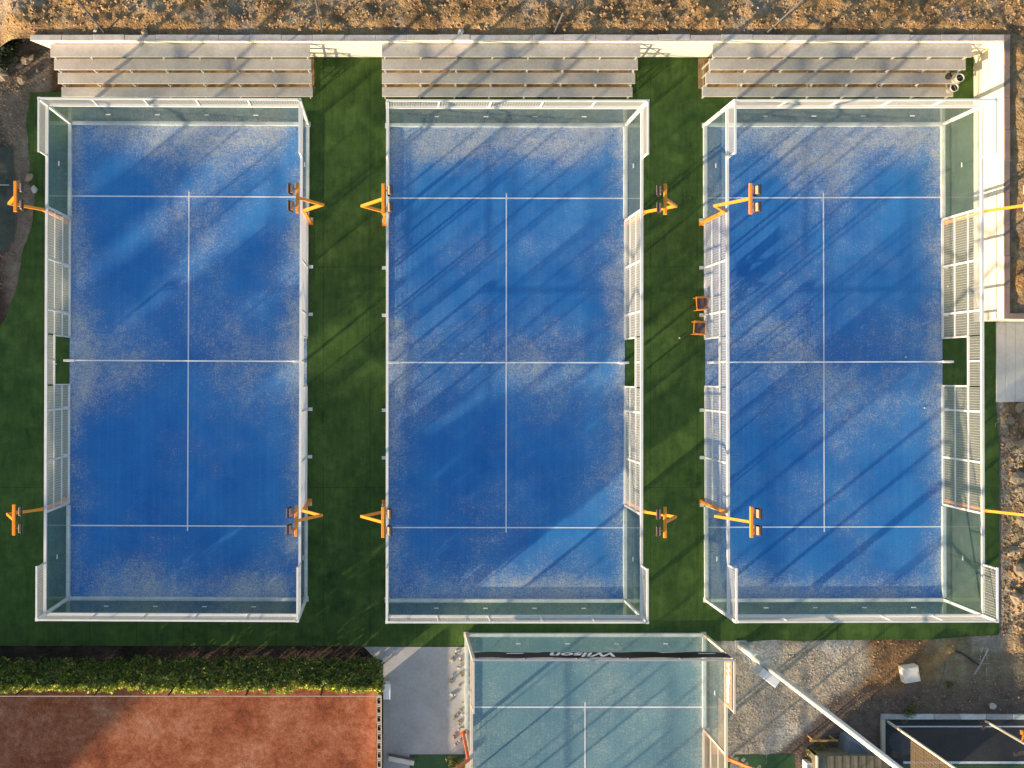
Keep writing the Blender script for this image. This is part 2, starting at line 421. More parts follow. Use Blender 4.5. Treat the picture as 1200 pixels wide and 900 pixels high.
def make_meshes(frame, wire, curb, rail_back):
    d = {}
    d['pane'] = MB().box(-.99, .99, -.006, .006, 0, 2.78).mesh('glass_pane', M['glass'])
    d['pane_low'] = MB().box(-.99, .99, -.006, .006, 0, 1.78).mesh('glass_pane', M['glass'])
    for nm, w, h in (('m23', 1.92, 2.86), ('m13', .93, 2.86), ('m21', 1.92, .92), ('m11', .94, .90)): d[nm] = wire_panel('mesh_panel', w, h, wire)
    d['corner'] = MB().box(-.055, .055, -.055, .055, 0, 4.0).box(-.11, .11, -.11, .11, 0, .015).mesh('corner_post', frame)
    d['post3'] = MB().box(-.04, .04, -.03, .03, .0, 2.95).box(-.02, .02, .03, .22, 0.0, .02).box(-.07, .07, .06, .24, .02, .04).mesh('post', frame)
    d['jamb'] = MB().box(-.03, .03, -.03, .03, 0, 1.97).mesh('door_jamb', frame)
    d['stub'] = MB().box(-.03, .03, -.03, .03, 3.051, 3.969).mesh('post', frame)
    d['stub2'] = MB().box(-.03, .03, -.03, .03, 2.031, 2.949).mesh('post', frame)
    d['rail_side'] = MB().box(-9.94, 9.94, -.05, .05, 2.95, 3.05).mesh('top_rail', frame)
    d['rail_back'] = MB().box(-4.94, 4.94, -.05, .05, 2.95, 3.05).mesh('rail', rail_back)
    d['rail_back4'] = MB().box(-4.94, 4.94, -.035, .035, 3.97, 4.03).mesh('top_rail', rail_back)
    d['rail_corner4'] = MB().box(-1.0, 1.0, -.035, .035, 3.965, 4.025).mesh('top_rail', frame)
    d['rail_mid'] = MB().box(-2.46, 2.46, -.022, .022, -.022, .022).mesh('rail', frame)
    d['rail_door'] = MB().box(-1.03, 1.03, -.035, .035, 1.97, 2.03).mesh('door_lintel', frame)
    d['curb_back'] = MB().box(-4.93, 4.93, -.07, .07, 0, .15).mesh('glass_footing', curb)
    d['curb_side'] = MB().box(-1.93, 1.93, -.07, .07, 0, .15).mesh('glass_footing', curb)
    d['sill'] = MB().box(-2.46, 2.46, -.04, .04, 0.005, .07).mesh('sill_rail', frame)
    d['clip'] = MB().box(-.09, .09, -.015, .015, -.02, .02).mesh('pane_clip', M['white_steel'])
    return d
SETS = {'a': make_meshes(M['white_steel'], M['mesh_wire'], M['curb'], M['white_steel']),
        'b': make_meshes(M['beige_steel'], M['beige_wire'], M['curb'], M['lilac_steel'])}

def enclosure(label, loc, rotz, style):
    t = thing('court_enclosure', label, 'court enclosure', loc, rotz, 'glass and mesh padel enclosures')
    d = SETS[style]
    P = lambda k, x, y, z=0, r=0: put(d[k].name.split('.')[0], d[k], t, (x, y, z), r)
    for sx in (-1, 1):
        for sy in (-1, 1): P('corner', sx*5, sy*10)
    for s in (-1, 1):
        y = s*10; r = 0 if s > 0 else math.pi
        for i in range(5):
            P('pane', -4+2*i, y, .16, r); P('m21', -4+2*i, y, 3.05, r)
        for i in range(4):
            P('stub', -3+2*i, y, 0, r)
            P('clip', -3+2*i, y, 1.55, r)
        P('rail_back', 0, y, 0, r); P('rail_back4', 0, y, 0, r); P('curb_back', 0, y, 0, r)
    for s in (-1, 1):
        x = s*5; r = -math.pi/2*s                # local +y of a piece looks outward
        P('rail_side', x, 0, 0, r)
        for e in (-1, 1):
            P('pane', x, e*9, .16, r); P('curb_side', x, e*8, 0, r)
            if style == 'a': P('pane', x, e*7, .16, r)
            else: P('pane_low', x, e*7, .16, r); P('m21', x, e*7, 2.0, r)
            P('clip', x, e*8, 1.55, r)
            P('m21', x, e*9, 3.05, r); P('stub', x, e*8, 0, r); P('rail_corner4', x, e*8.94, 0, r)
            for yy in (2, 4, 6): P('post3', x, e*yy, 0, r)
            P('jamb', x, e*1, 0, r)
            P('m23', x, e*5, .1, r); P('m23', x, e*3, .1, r); P('m13', x, e*1.52, .1, r); P('m11', x, e*.5, 2.04, r)
            P('sill', x, e*3.5, 0, r); P('rail_mid', x, e*3.5, 1.0, r); P('rail_mid', x, e*3.5, 2.0, r)
        P('stub2', x, 0, 0, r); P('rail_door', x, 0, 0, r)
    return t

net_grid = MB()
for i in range(100): net_grid.tube((-4.95+.1*i, 0, .06), (-4.95+.1*i, 0, .88), .003, 3, cap=False)
for j in range(9): net_grid.tube((-4.95, 0, .06+.1*j), (4.95, 0, .06+.1*j), .003, 3, cap=False)
net_me = net_grid.mesh('netting', M['dark_net'])
tape_me = MB().box(-4.97, 4.97, -.026, .026, .86, .925).mesh('tape', M['white_print'])
npost_me = MB().box(-.05, .05, -.05, .05, 0.0, .96).bevel_box(-.34, .10, -.045, .045, .93, 1.0, .01).mesh('net_post', M['white_steel'])
strap_me = MB().box(-.025, .025, -.012, .012, .03, .86).mesh('centre_strap', M['white_print'])
def net(label, loc, rotz):
    t = thing('padel_net', label, 'net', loc, rotz, 'padel nets')
    put('netting', net_me, t); put('tape', tape_me, t); put('centre_strap', strap_me, t)
    put('net_post', npost_me, t, (4.86, 0, 0)); put('net_post', npost_me, t, (-4.86, 0, 0), math.pi)
    return t

def light_meshes(paint):
    d = {}
    d['pole'] = MB().box(-.11, .11, -.11, .11, 0, .02).sq((0, 0, .02), (0, 0, 3.15), .11).sq((0, 0, 3.10), (.80, 0, 4.50), .10).mesh('pole', paint)
    d['arm'] = MB().sq((.83, 0, 4.44), (.02, 0, 6.02), .095).mesh('arm', paint)
    d['bar'] = MB().bevel_box(-.055, .055, -.56, .56, 6.0, 6.11, .012).mesh('crossbar', paint)
    c, s_ = math.cos(R(20)), math.sin(R(20))
    def tilt(b):                                 # lamp built upright, front on -x; then its top leans over the court
        m = MB(); return m.add([(x*c-z*s_, y, x*s_+z*c) for x, y, z in b.v], b.f)
    d['lamp'] = tilt(MB().bevel_box(-.05, .02, -.19, .19, -.19, .19, .015)).mesh('floodlight', M['lamp_body'])
    bk = MB().bevel_box(.021, .085, -.15, .15, -.10, .15, .015)
    for i in range(9): bk.box(.021, .05, -.16+.04*i-.006, -.16+.04*i+.006, -.17, -.105)
    d['cap'] = tilt(bk).mesh('driver_housing', M['lamp_cap'])
    d['lens'] = tilt(MB().box(-.056, -.051, -.17, .17, -.17, .17)).mesh('lens', M['lens'])
    d['br'] = MB().box(-.18, -.04, -.02, .02, 6.02, 6.06).mesh('bracket', paint)
    return d
LM = {'a': light_meshes(M['orange']), 'b': light_meshes(M['red_orange'])}
def light_pole(label, parent_loc, rotz, s, y, style='a'):
    ca, sa = math.cos(rotz), math.sin(rotz); x = s*5.13
    loc = (parent_loc[0]+x*ca-y*sa, parent_loc[1]+x*sa+y*ca, 0)
    t = thing('light_pole', label, 'light pole', loc, rotz+(0 if s > 0 else math.pi), 'bent floodlight poles round the courts')
    d = LM[style]
    put('pole', d['pole'], t); put('arm', d['arm'], t); put('crossbar', d['bar'], t)
    for e in (-1, 1):
        put('bracket', d['br'], t, (0, e*.31, 0))
        l = put('floodlight', d['lamp'], t, (-.24, e*.31, 6.04)); put('driver_housing', d['cap'], l); put('lens', d['lens'], l)
    return t

line_h = MB().box(-4.95, 4.95, -.027, .027, 0, .003).mesh('service_line', M['line'])
line_c = MB().box(-.027, .027, -7.15, 7.15, 0, .0035).mesh('centre_line', M['line'])
line_h4 = MB().box(-4.95, 4.95, -.03, .03, 0, .003).mesh('service_line', M['line'])
COURTS = [  # centre px, rotation, words
    (220.7, 423.3, -.25, 'a', 'the blue court next to the rough earth and shrub'),
    (593.2, 425.3, -.05, 'a', 'the middle one of the three blue courts'),
    (965.3, 424.6, .15, 'a', 'the blue court next to the white retaining wall'),
    (685.5, 1021.5, 0, 'b', 'the worn teal court')]
for i, (px, py, rot, style, words) in enumerate(COURTS):
    c = W(px, py); rz = R(rot)
    fl = put('court_floor', wear_mesh('floor_teal' if style == 'b' else 'floor_blue', M['court_teal' if style == 'b' else 'court_blue'], 13.7*i+2), None, (c.x, c.y, .008), rz)
    struct(fl)
    for s in (-1, 1): put('service_line', line_h4 if style == 'b' else line_h, fl, (0, s*6.94, .004))
    put('centre_line', line_c, fl, (0, 0, .0045))
    enclosure(['white glass and mesh enclosure of ', 'white glass and mesh enclosure of ', 'white glass and mesh enclosure of ', 'beige and grey glass enclosure with stepped sides round '][i]+words, (c.x, c.y, 0), rz, style)
    net('low net with white tape across '+words, (c.x, c.y, 0), rz)
    for s in (-1, 1):
        for e in (-1, 1):
            if style == 'a':
                side = {(-1, 0): 'rough earth side', (1, 0): 'middle court side', (-1, 1): 'earth-side court side', (1, 1): 'wall-side court side', (-1, 2): 'middle court side', (1, 2): 'retaining wall side'}[(s, i)]
                lab = 'bent orange floodlight pole on the %s of %s, %s end' % (side, ['the earth-side court', 'the middle blue court', 'the wall-side court'][i], 'bleacher' if e > 0 else 'hedge')
            else:
                lab = 'bent red-orange floodlight pole on the %s side of the teal court, %s end' % ('hedge' if s < 0 else 'white mast', 'banner' if e > 0 else 'far')
            light_pole(lab, c, rz, s, e*(5.88 if style == 'a' else 5.85), style)

# ------------------------------------------------------------------ banners with lettering
def lettering(name, body, size, shear, mat, parent, mw, stretch=1.0, depth=.004):
    cu = bpy.data.curves.new(name, 'FONT'); cu.body = body; cu.size = size; cu.shear = shear; cu.align_x = 'CENTER'; cu.align_y = 'CENTER'; cu.extrude = depth; cu.offset = size*.022
    to = bpy.data.objects.new(name+'_tmp', cu); C.objects.link(to)
    bpy.context.view_layer.update()
    me = bpy.data.meshes.new_from_object(to.evaluated_get(bpy.context.evaluated_depsgraph_get()))
    bpy.data.objects.remove(to); me.name = name; me.materials.clear(); me.materials.append(mat)
    me.transform(Matrix.Diagonal((stretch, 1, 1, 1)))
    o = put(name, me, parent); o.matrix_local = mw; return o
c4 = W(685.5, 1021.5)
bn = thing('banner', 'long black sagging banner with white lettering on top of the teal court end wall', 'banner', (c4.x, c4.y+10.075, 3.0))
mb = MB(); N = 60
for k in range(N+1):
    x = -4.93+9.86*k/N; ph = (x+4.93)/2.465
    lowz = .26-.17*abs(math.sin(math.pi*ph))**.7; y = .03*math.sin(ph*math.pi*2.3)*.5
    mb.v += [(x, y, lowz), (x, y+.012, .96), (x, y-.006, lowz), (x, y+.004, .96)]
for k in range(N):
    a = 4*k; mb.f += [(a, a+1, a+5, a+4), (a+2, a+6, a+7, a+3), (a, a+4, a+6, a+2), (a+1, a+3, a+7, a+5)]
mb.build('banner_sheet', M['black'], bn)
# reads for someone standing outside, north of the wall: letters run towards -x
lettering('lettering', 'Wilson', .80, .35, M['white_print'], bn, Matrix.Translation((-.66, .036, .60)) @ Matrix.Rotation(math.pi, 4, 'Z') @ Matrix.Rotation(R(90), 4, 'X'), 1.12)
for x in (-3.35, 4.1): MB().box(x-.33, x+.33, .034, .040, .42, .50).build('small_print_strip', M['white_print'], bn)
bn = thing('banner', 'tan banner with bold white lettering on the teal court side mesh', 'banner', (c4.x+4.93, c4.y+9, 3.0))
M['tan_vinyl'] = plain('tan_vinyl', (.26, .20, .135), .7, .12, 3)
MB().box(-.004, .004, -.96, .96, .07, .94).build('banner_sheet', M['tan_vinyl'], bn)
lettering('lettering', 'Wilson', .56, .1, M['white_print'], bn, Matrix.Translation((-.012, .02, .50)) @ Matrix.Rotation(R(-90), 4, 'Z') @ Matrix.Rotation(R(90), 4, 'X'), 1.0)

# ------------------------------------------------------------------ retaining wall and fence posts
rw = thing('retaining_wall', 'white rendered retaining wall holding back the orange earth bank behind the bleachers', 'wall', (0, 0, 0))
wx0 = W(36, 0).x*1.0; wx0 = (86-NX)/PXM
course = WALL_H/4
for k in range(4):
    z0, z1 = k*course, (k+1)*course-.008; o_ = .004*(k%2)
    MB().box(wx0-.9*k*0, WALL_X+WALL_T, WALL_Y-o_, WALL_Y+WALL_T-.01, z0+(.0 if k else -.2), z1).build('wall_course', M['wall_white'], rw)
    MB().box(WALL_X-o_, WALL_X+WALL_T-.01, WALL_SY, WALL_Y-.006, z0+(.0 if k else -.2), z1).build('wall_course', M['wall_white'], rw)
    MB().box(WALL_X+WALL_T-.006, WALL_X+9, WALL_SY-o_, WALL_SY+WALL_T-.01, z0+(.0 if k else -.2), z1).build('wall_course', M['wall_white'], rw)
MB().add([(wx0-1.05, WALL_Y, 2.19), (wx0, WALL_Y, 2.19), (wx0, WALL_Y, -.1), (wx0-1.05, WALL_Y+WALL_T, 2.19), (wx0, WALL_Y+WALL_T, 2.19), (wx0, WALL_Y+WALL_T, -.1)],
         [(0, 1, 2), (3, 5, 4), (0, 3, 4, 1), (0, 2, 5, 3), (1, 4, 5, 2)]).build('wall_end', M['wall_white'], rw)
def cap_run(p, q, along_x):
    n = max(1, int(round((q-p)/1.25)))
    for k in range(n):
        a, b = p+(q-p)*k/n+.004, p+(q-p)*(k+1)/n-.004; j = random.uniform(-.012, .012)
        yield a, b, j
for a, b, j in cap_run(wx0-1.05, WALL_X-.02, True): MB().bevel_box(a, b, WALL_Y-.012+j, WALL_Y+WALL_T+.02+j, 2.194, 2.25+j*.5, .01).build('cap_stone', M['wall_cap'], rw)
M['wall_cap2'] = plain('brown_wall_cap', (.27, .19, .155), .9, .25, 2.2, .2, bump=.2)
for a, b, j in cap_run(WALL_SY-.01, WALL_Y+WALL_T+.03, False): MB().bevel_box(WALL_X-.012+j, WALL_X+WALL_T+.02+j, a, b, 2.194, 2.25+j*.5, .01).build('cap_stone', M['wall_cap2'], rw)
for a, b, j in cap_run(WALL_X+WALL_T+.03, WALL_X+9, True): MB().bevel_box(a, b, WALL_SY-.012+j, WALL_SY+WALL_T+.02+j, 2.194, 2.25+j*.5, .01).build('cap_stone', M['wall_cap2'], rw)
for n_, (px, h, lab) in enumerate(((123, 4.0, 'tall dark steel fence post on the earth bank by the wall end'), (378, 4.0, 'tall dark steel fence post on the bank behind the gap between first two bleachers'),
                          (649, 2.5, 'short dark steel fence post on the bank behind the middle bleacher'), (898, 4.0, 'tall dark steel fence post on the bank behind the bleacher with buckets'))):
    p = W(px, 41.5, 2.05); y = WALL_Y+WALL_T+.14
    t = thing('fence_post', lab, 'post', (p.x, y, 1.85), 0, 'fence posts on the earth bank')
    MB().tube((0, 0, 0), (0, 0, h), .035, 8).build('pole', M['dark_steel'], t)
    MB().tube((0, 0, h), (0, 0, h+.05), .05, 8, .03).build('end_cap', M['dark_steel'], t)
    MB().bevel_box(-.12, .12, -.12, .12, .0, .22, .03).build('footing', M['concrete'], t)

# ------------------------------------------------------------------ bleachers
def bleacher(label, x0, x1):
    t = thing('bleacher', label, 'bleacher', ((x0+x1)/2, (NY-92)/PXM, 0), 0, 'four-tier bleachers along the wall'); L = (x1-x0)/2; oy = (NY-92)/PXM
    rows = ((.45, 105.5, 116.6), (.92, 92.6, 105.2), (1.40, 80.4, 93.2), (1.86, 68.0, 82.6))
    n = 7
    for z, a, b in rows:
        ya, yb = (NY-b)/PXM-oy, (NY-a)/PXM-oy
        MB().bevel_box(-L, L, ya, yb, z-.05, z, .008).build('plank', M['plank'], t)
    for k in range(n+1):
        x = -L+.12+(2*L-.24)*k/n; mb = MB()
        for z, a, b in rows:
            ya, yb = (NY-b)/PXM-oy, (NY-a)/PXM-oy
            mb.box(x-.025, x+.025, ya+.02, yb-.02, z-.11, z-.052)
            mb.box(x-.025, x+.025, ya+.03, ya+.08, 0, z-.11)
        y0 = (NY-113)/PXM-oy; y1 = (NY-72)/PXM-oy
        mb.sq((x+.04, y0, .12), (x+.04, y1, 1.72), .045); mb.sq((x+.04, y0, .06), (x+.04, y1, .06), .04)
        mb.build('support_frame', M['galv'], t)
    return t
bleacher('grey four-tier bleacher behind the blue court next to the rough earth', W(76, 0).x, W(367.5, 0).x)
bleacher('grey four-tier bleacher behind the middle blue court', W(448, 0).x, W(738.5, 0).x)
bleacher('grey four-tier bleacher with two buckets, in the corner of the white wall', W(819.3, 0).x, W(1110.5, 0).x)

def bucket(label, loc, tilt):
    t = thing('bucket', label, 'bucket', loc, tilt, 'buckets on the bleacher'); n = 20; mb = MB()
    prof = [(.125, 0), (.155, .42), (.172, .425), (.172, .45), (.150, .45), (.145, .40)]
    for r, z in prof: mb.v += [(r*math.cos(2*math.pi*i/n), r*math.sin(2*math.pi*i/n), z) for i in range(n)]
    for k in range(len(prof)-1): mb.f += [(k*n+i, k*n+(i+1)%n, (k+1)*n+(i+1)%n, (k+1)*n+i) for i in range(n)]
    mb.f.append(tuple(reversed(range(n))))
    smooth(mb.build('shell', M['bucket'], t))
    MB().tube((0, 0, .30), (0, 0, .36), .146, n).build('contents', M['bucket_in'], t)
    h = MB(); pts = [(.175*math.cos(a), .03-.02*math.sin(a), .44+.05*math.sin(a)) for a in [math.pi*k/8 for k in range(9)]]
    for a, b in zip(pts, pts[1:]): h.tube(a, b, .006, 5)
    h.build('handle', M['galv'], t)
p = W(1118.5, 94.6, .92); bucket('beige bucket on the second bench tier beside a dark bag', (p.x, p.y, .923), .4)
p = W(1112.0, 106, .45); bucket('beige bucket on the lowest bench tier', (p.x, p.y, .453), 2.0)
p = W(1113.2, 90.5, .92)
b = MB(); 
for k, (r, z) in enumerate(((.10, 0), (.14, .08), (.13, .2), (.06, .28))):
    b.v += [((r+.02*math.sin(3*i+k))*math.cos(i*math.pi/5)*.8, (r+.02*math.cos(2*i+k))*math.sin(i*math.pi/5), z) for i in range(10)]
for k in range(3): b.f += [(k*10+i, k*10+(i+1)%10, k*10+10+(i+1)%10, k*10+10+i) for i in range(10)]
b.f += [tuple(range(30, 40)), tuple(reversed(range(10)))]
tag(b.build('bag', M['black'], None, (p.x-.12, p.y, .923)), 'small dark bag next to a bucket on the bleacher', 'bag')

# ------------------------------------------------------------------ chairs
def chair(label, px, py, rz):
    p = W(px, py); t = thing('folding_chair', label, 'chair', (p.x, p.y, .0), rz, 'orange chairs beside the court')   # faces +x
    for sy in (-1, 1):
        y = sy*.26
        MB().sq((-.22, y, 0), (.26, y, .60), .035).build('leg', M['orange'], t)
        MB().sq((.26, y*.96, 0), (-.22, y*.96, .60), .035).build('leg', M['orange'], t)
        MB().bevel_box(-.28, .27, y-.03, y+.03, .60, .632, .008).build('armrest', M['orange'], t)
        MB().sq((-.22, y*.92, .40), (-.34, y*.92, .88), .032).build('back_upright', M['orange'], t)
    MB().sq((-.345, -.27, .86), (-.345, .27, .86), .032).build('top_rail', M['orange'], t)
    MB().sq((-.24, -.27, .50), (-.24, .27, .50), .03).build('back_rail', M['orange'], t)
    MB().sq((.24, -.24, .42), (.24, .24, .42), .03).build('seat_rail', M['orange'], t)
    mb = MB()
    for k in range(7):
        x = -.22+.44*k/6; z = .44-.04*math.sin(math.pi*k/6); mb.v += [(x, -.22, z), (x, .22, z), (x, -.22, z-.006), (x, .22, z-.006)]
    for k in range(6): a = 4*k; mb.f += [(a, a+4, a+5, a+1), (a+2, a+3, a+7, a+6), (a, a+2, a+6, a+4), (a+1, a+5, a+7, a+3)]
    mb.build('seat', M['fabric'], t)
    MB().add([(-.27, -.24, .58), (-.27, .24, .58), (-.335, .24, .84), (-.335, -.24, .84), (-.28, -.24, .58), (-.28, .24, .58), (-.345, .24, .84), (-.345, -.24, .84)],
             [(0,1,2,3),(7,6,5,4),(0,4,5,1),(1,5,6,2),(2,6,7,3),(3,7,4,0)]).build('backrest', M['fabric'], t)
chair('orange framed folding chair on the turf, farther from the net', 819, 356.5, R(4))
chair('orange framed folding chair on the turf, nearer the net', 816, 385, R(-5))

# ------------------------------------------------------------------ foliage
def leaves(name, mat, pts, size, parent=None, loc=(0,0,0), up=.5):
    v = []; f = []; tone = []
    for (x, y, z, tn) in pts:
        s = size*random.uniform(.6, 1.35); d = Vector((random.gauss(0,1), random.gauss(0,1), random.gauss(0,1)+up)).normalized()
        u = d.cross(Vector((random.gauss(0,1), random.gauss(0,1), random.gauss(0,1)))).normalized(); w = d.cross(u); b = len(v); c = Vector((x, y, z))
        v += [tuple(c-u*s), tuple(c+w*s*.45+d*s*.12), tuple(c+u*s), tuple(c-w*s*.45+d*s*.12)]; f.append((b, b+1, b+2, b+3)); tone.append(max(0, min(1, tn)))
    me = bpy.data.meshes.new(name); me.from_pydata(v, [], f); me.materials.append(mat)
    a = me.attributes.new('tone', 'FLOAT', 'FACE'); a.data.foreach_set('value', tone); me.update()
    return put(name, me, parent, loc)
hx0, hx1 = W(-80, 0).x, W(452, 0).x; hy0, hy1 = W(0, 779).y, W(0, 764.5).y
hedge = thing('hedge', 'long leafy green hedge between the turf and the orange clay court', 'hedge', ((hx0+hx1)/2, (hy0+hy1)/2, 0)); hc = hedge.location
pts = []; stems = MB(); x = hx0
clumps = []
while x < hx1-.15:
    h = random.uniform(2.75, 3.4); w = random.uniform(.34, .60); dy = random.uniform(-.07, .07)
    clumps.append((x, dy-.08, h, w)); stems.tube((x-hc.x, dy-.05, -.03), (x-hc.x+random.uniform(-.1,.1), dy, h*.7), .025, 5, .01)
    x += random.uniform(.28, .62)
for (cx, dy, h, w) in clumps:
    sub = [(random.uniform(-w*.6, w*.6), random.uniform(-.18, .08), .12+(h-.32)*random.random(), random.uniform(.14, .25)) for _ in range(46)]
    sub += [(random.uniform(-w, w), -.12+random.uniform(-.06, .06), h-random.uniform(.1, .35), .17) for _ in range(7)]
    sub += [(random.uniform(-w, w), -.25+random.uniform(-.05, .03), h-random.uniform(.0, .3), .12) for _ in range(11)]
    for (sx, sy, sz, sr) in sub:
        tn0 = random.uniform(.15, .6) if sy > -.21 else random.uniform(.8, 1)  # south fringe leaves get bright tones, painting in the sun on that edge
        for _ in range(32):
            d = Vector((random.gauss(0,1), random.gauss(0,1), random.gauss(0,1))).normalized()*sr*random.uniform(.55, 1.05)
            pts.append((cx-hc.x+sx+d.x, dy+sy+d.y, max(.03, sz+d.z), tn0+random.uniform(-.25, .25)+(.15 if sz > h-.35 else 0)))  # leaves near the top painted lighter, as if sunlit
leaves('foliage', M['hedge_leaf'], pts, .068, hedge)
stems.build('stems', M['bark'], hedge)

def shrub(label, px, py, r, h, mat, n=900, size=.06, z=0.0, cat='shrub', name='shrub'):
    p = W(px, py); t = thing(name, label, cat, (p.x, p.y, z)); pts = []; st = MB()
    for _ in range(14):
        a = random.uniform(0, 6.28); q = random.uniform(0, r*.75); top = h*random.uniform(.5, 1)*(1-.4*q/r); c = Vector((q*math.cos(a), q*math.sin(a), top*.8)); st.tube((c.x*.15, c.y*.15, 0), c, .012, 4, .005); tn = random.uniform(.2, .7)
        for _ in range(n//14):
            d = Vector((random.gauss(0,1), random.gauss(0,1), random.gauss(0,1))).normalized()*r*.38*random.uniform(.3, 1); pts.append((c.x+d.x, c.y+d.y, max(.02, c.z+d.z*.7), tn+random.uniform(-.25, .25)))
    leaves('foliage', mat, pts, size, t); st.build('stems', M['bark'], t); return t
shrub('dark shrub on the earth at the end of the retaining wall', 6, 62, 1.0, 1.1, M['shrub_leaf'], 2600, .075)
shrub('low dry shrub on the rough earth beside the tarpaulin', 30, 245, .35, .3, M['weed_leaf'], 400, .04, .1)
shrub('weedy bush beside the orange timber bar', 957, 879, .55, .6, M['weed_leaf'], 1400, .045)
shrub('small weed against the kerb of the dark court', 1066, 831, .35, .28, M['weed_leaf'], 420, .035)
shrub('yellow weed on the bare soil beside the utility box', 1112, 803, .3, .12, M['weed_leaf'], 300, .03)
shrub('tuft of weeds on the turf patch at the fence foot', 531, 893, .4, .3, M['weed_leaf'], 600, .04)

# ------------------------------------------------------------------ clay court surroundings
cf = thing('clay_court_fence', 'tall slim steel fence rail and posts along the orange clay court', 'fence', (*W(448.4, 778.5).xy, 0)); fo = cf.location
fx = [W(x, 778.5).x-fo.x for x in (-103, -21, 61, 144, 223, 305, 384.5)]
for x in fx: MB().tube((x, 0, 0), (x, 0, 4.38), .034, 8).build('post', M['black'], cf)
MB().tube((0, 0, 0), (0, 0, 4.38), .032, 8).build('corner_post', M['dark_steel'], cf)
MB().tube((fx[0], 0, 4.40), (0, 0, 4.40), .015, 8).build('top_rail', M['galv'], cf)
MB().tube((0, 0, 4.40), (0, -12, 4.40), .015, 8).build('top_rail', M['galv'], cf)
for k in range(1, 5): MB().tube((0, -3*k, 0), (0, -3*k, 4.38), .026, 8).build('post', M['dark_steel'], cf)
bw = thing('block_wall', 'low row of hollow tan concrete blocks edging the clay court', 'wall', (*W(444.5, 800).xy, 0)); bm = MB()
L, Wd, H, t_ = .36, .20, .66, .035
bm.box(-Wd/2, -Wd/2+t_, -L/2, L/2, 0, H).box(Wd/2-t_, Wd/2, -L/2, L/2, 0, H).box(-Wd/2+t_, Wd/2-t_, -L/2, -L/2+.06, 0, H).box(-Wd/2+t_, Wd/2-t_, L/2-.06, L/2, 0, H)
bm.add([(-Wd/2+t_, .06, 0), (Wd/2-t_, -.04, 0), (Wd/2-t_, -.0, 0), (-Wd/2+t_, .10, 0), (-Wd/2+t_, .06, H*.9), (Wd/2-t_, -.04, H*.9), (Wd/2-t_, .0, H*.9), (-Wd/2+t_, .10, H*.9)], [(0,3,2,1),(4,5,6,7),(0,1,5,4),(1,2,6,5),(2,3,7,6),(3,0,4,7)])
bme = bm.mesh('block', M['block'])
for k in range(34): put('block', bme, bw, (random.uniform(-.01, .01), -.19-.375*k, random.uniform(-.006, .006)), random.uniform(-.03, .03))
mb = MB(); y = 0
t = thing('meter_box', 'small white metal box on the path at the hedge end', 'box', (*W(453.5, 806).xy, 0))
MB().bevel_box(-.13, .13, -.30, .30, 0.0, .55, .015).build('body', M['cabinet'], t); MB().bevel_box(-.15, .15, -.32, .32, .551, .58, .01).build('lid', M['mast'], t); MB().box(.131, .138, -.02, .02, .25, .33).build('latch', M['dark_steel'], t)
t = thing('concrete_beam', 'pale beam lying at the edge of the path by the block row', 'beam', (*W(470, 890).xy, 0), R(-11))
MB().bevel_box(-.55, .55, -.09, .09, 0, .22, .02).build('beam', M['concrete_lt'], t); MB().bevel_box(-.55, .55, .095, .16, 0, .13, .01).build('dark_board', M['dark_steel'], t)

# ------------------------------------------------------------------ mast, utility box, rubble, shed
t = thing('light_mast', 'tall white tubular light mast standing on the gravel', 'mast', (*W(868, 757).xy, 0))
smooth(MB().tube((0, 0, 0), (0, 0, 1.9), .15, 20).build('base_sleeve', M['mast'], t))
smooth(MB().tube((0, 0, 1.9), (0, 0, 17), .125, 20, .085).build('shaft', M['mast'], t))
MB().tube((0, 0, 1.88), (0, 0, 1.96), .19, 20).build('collar', M['mast'], t)
MB().tube((0, 0, 2.9), (0, 0, 3.0), .16, 20).build('collar', M['mast'], t)
MB().bevel_box(-.24, .24, -.24, .24, 0, .04, .01).build('base_plate', M['galv'], t)
for a in (45, 135, 225, 315): MB().tube((.18*math.cos(R(a)), .18*math.sin(R(a)), .04), (.18*math.cos(R(a)), .18*math.sin(R(a)), .11), .02, 6).build('anchor_bolt', M['galv'], t)
cb = MB().bevel_box(-.42, .42, -.17, .17, -.35, .35, .02).build('control_cabinet', M['cabinet'], t, (-.02, -.36, 3.1), R(-37)); MB().box(-.2, .2, .171, .24, -.2, .2).build('bracket', M['galv'], cb)
for a in (-1, 1):
    MB().box(-1.2, 1.2, -.05, .05, 16.6+a*.3, 16.7+a*.3).build('lamp_bar', M['galv'], t)
for k in range(4):
    l = MB().bevel_box(-.22, .22, -.14, .14, -.16, .16, .03).build('floodlight', M['lamp_body'], t, (-.9+.6*k, .21, 16.6)); MB().box(-.19, .19, .141, .146, -.13, .13).build('lens', M['lens'], l)
t = thing('utility_box', 'square pale concrete utility box on the brown soil', 'utility box', (*W(1063, 787.5).xy, -.01), R(9))
MB().bevel_box(-.33, .33, -.33, .33, 0, .42, .02).build('body', M['concrete_lt'], t); MB().bevel_box(-.30, .30, -.30, .30, .421, .45, .012).build('lid', M['concrete_lt'], t); MB().box(.22, .26, -.06, .06, .451, .465).build('lid_handle', M['galv'], t)

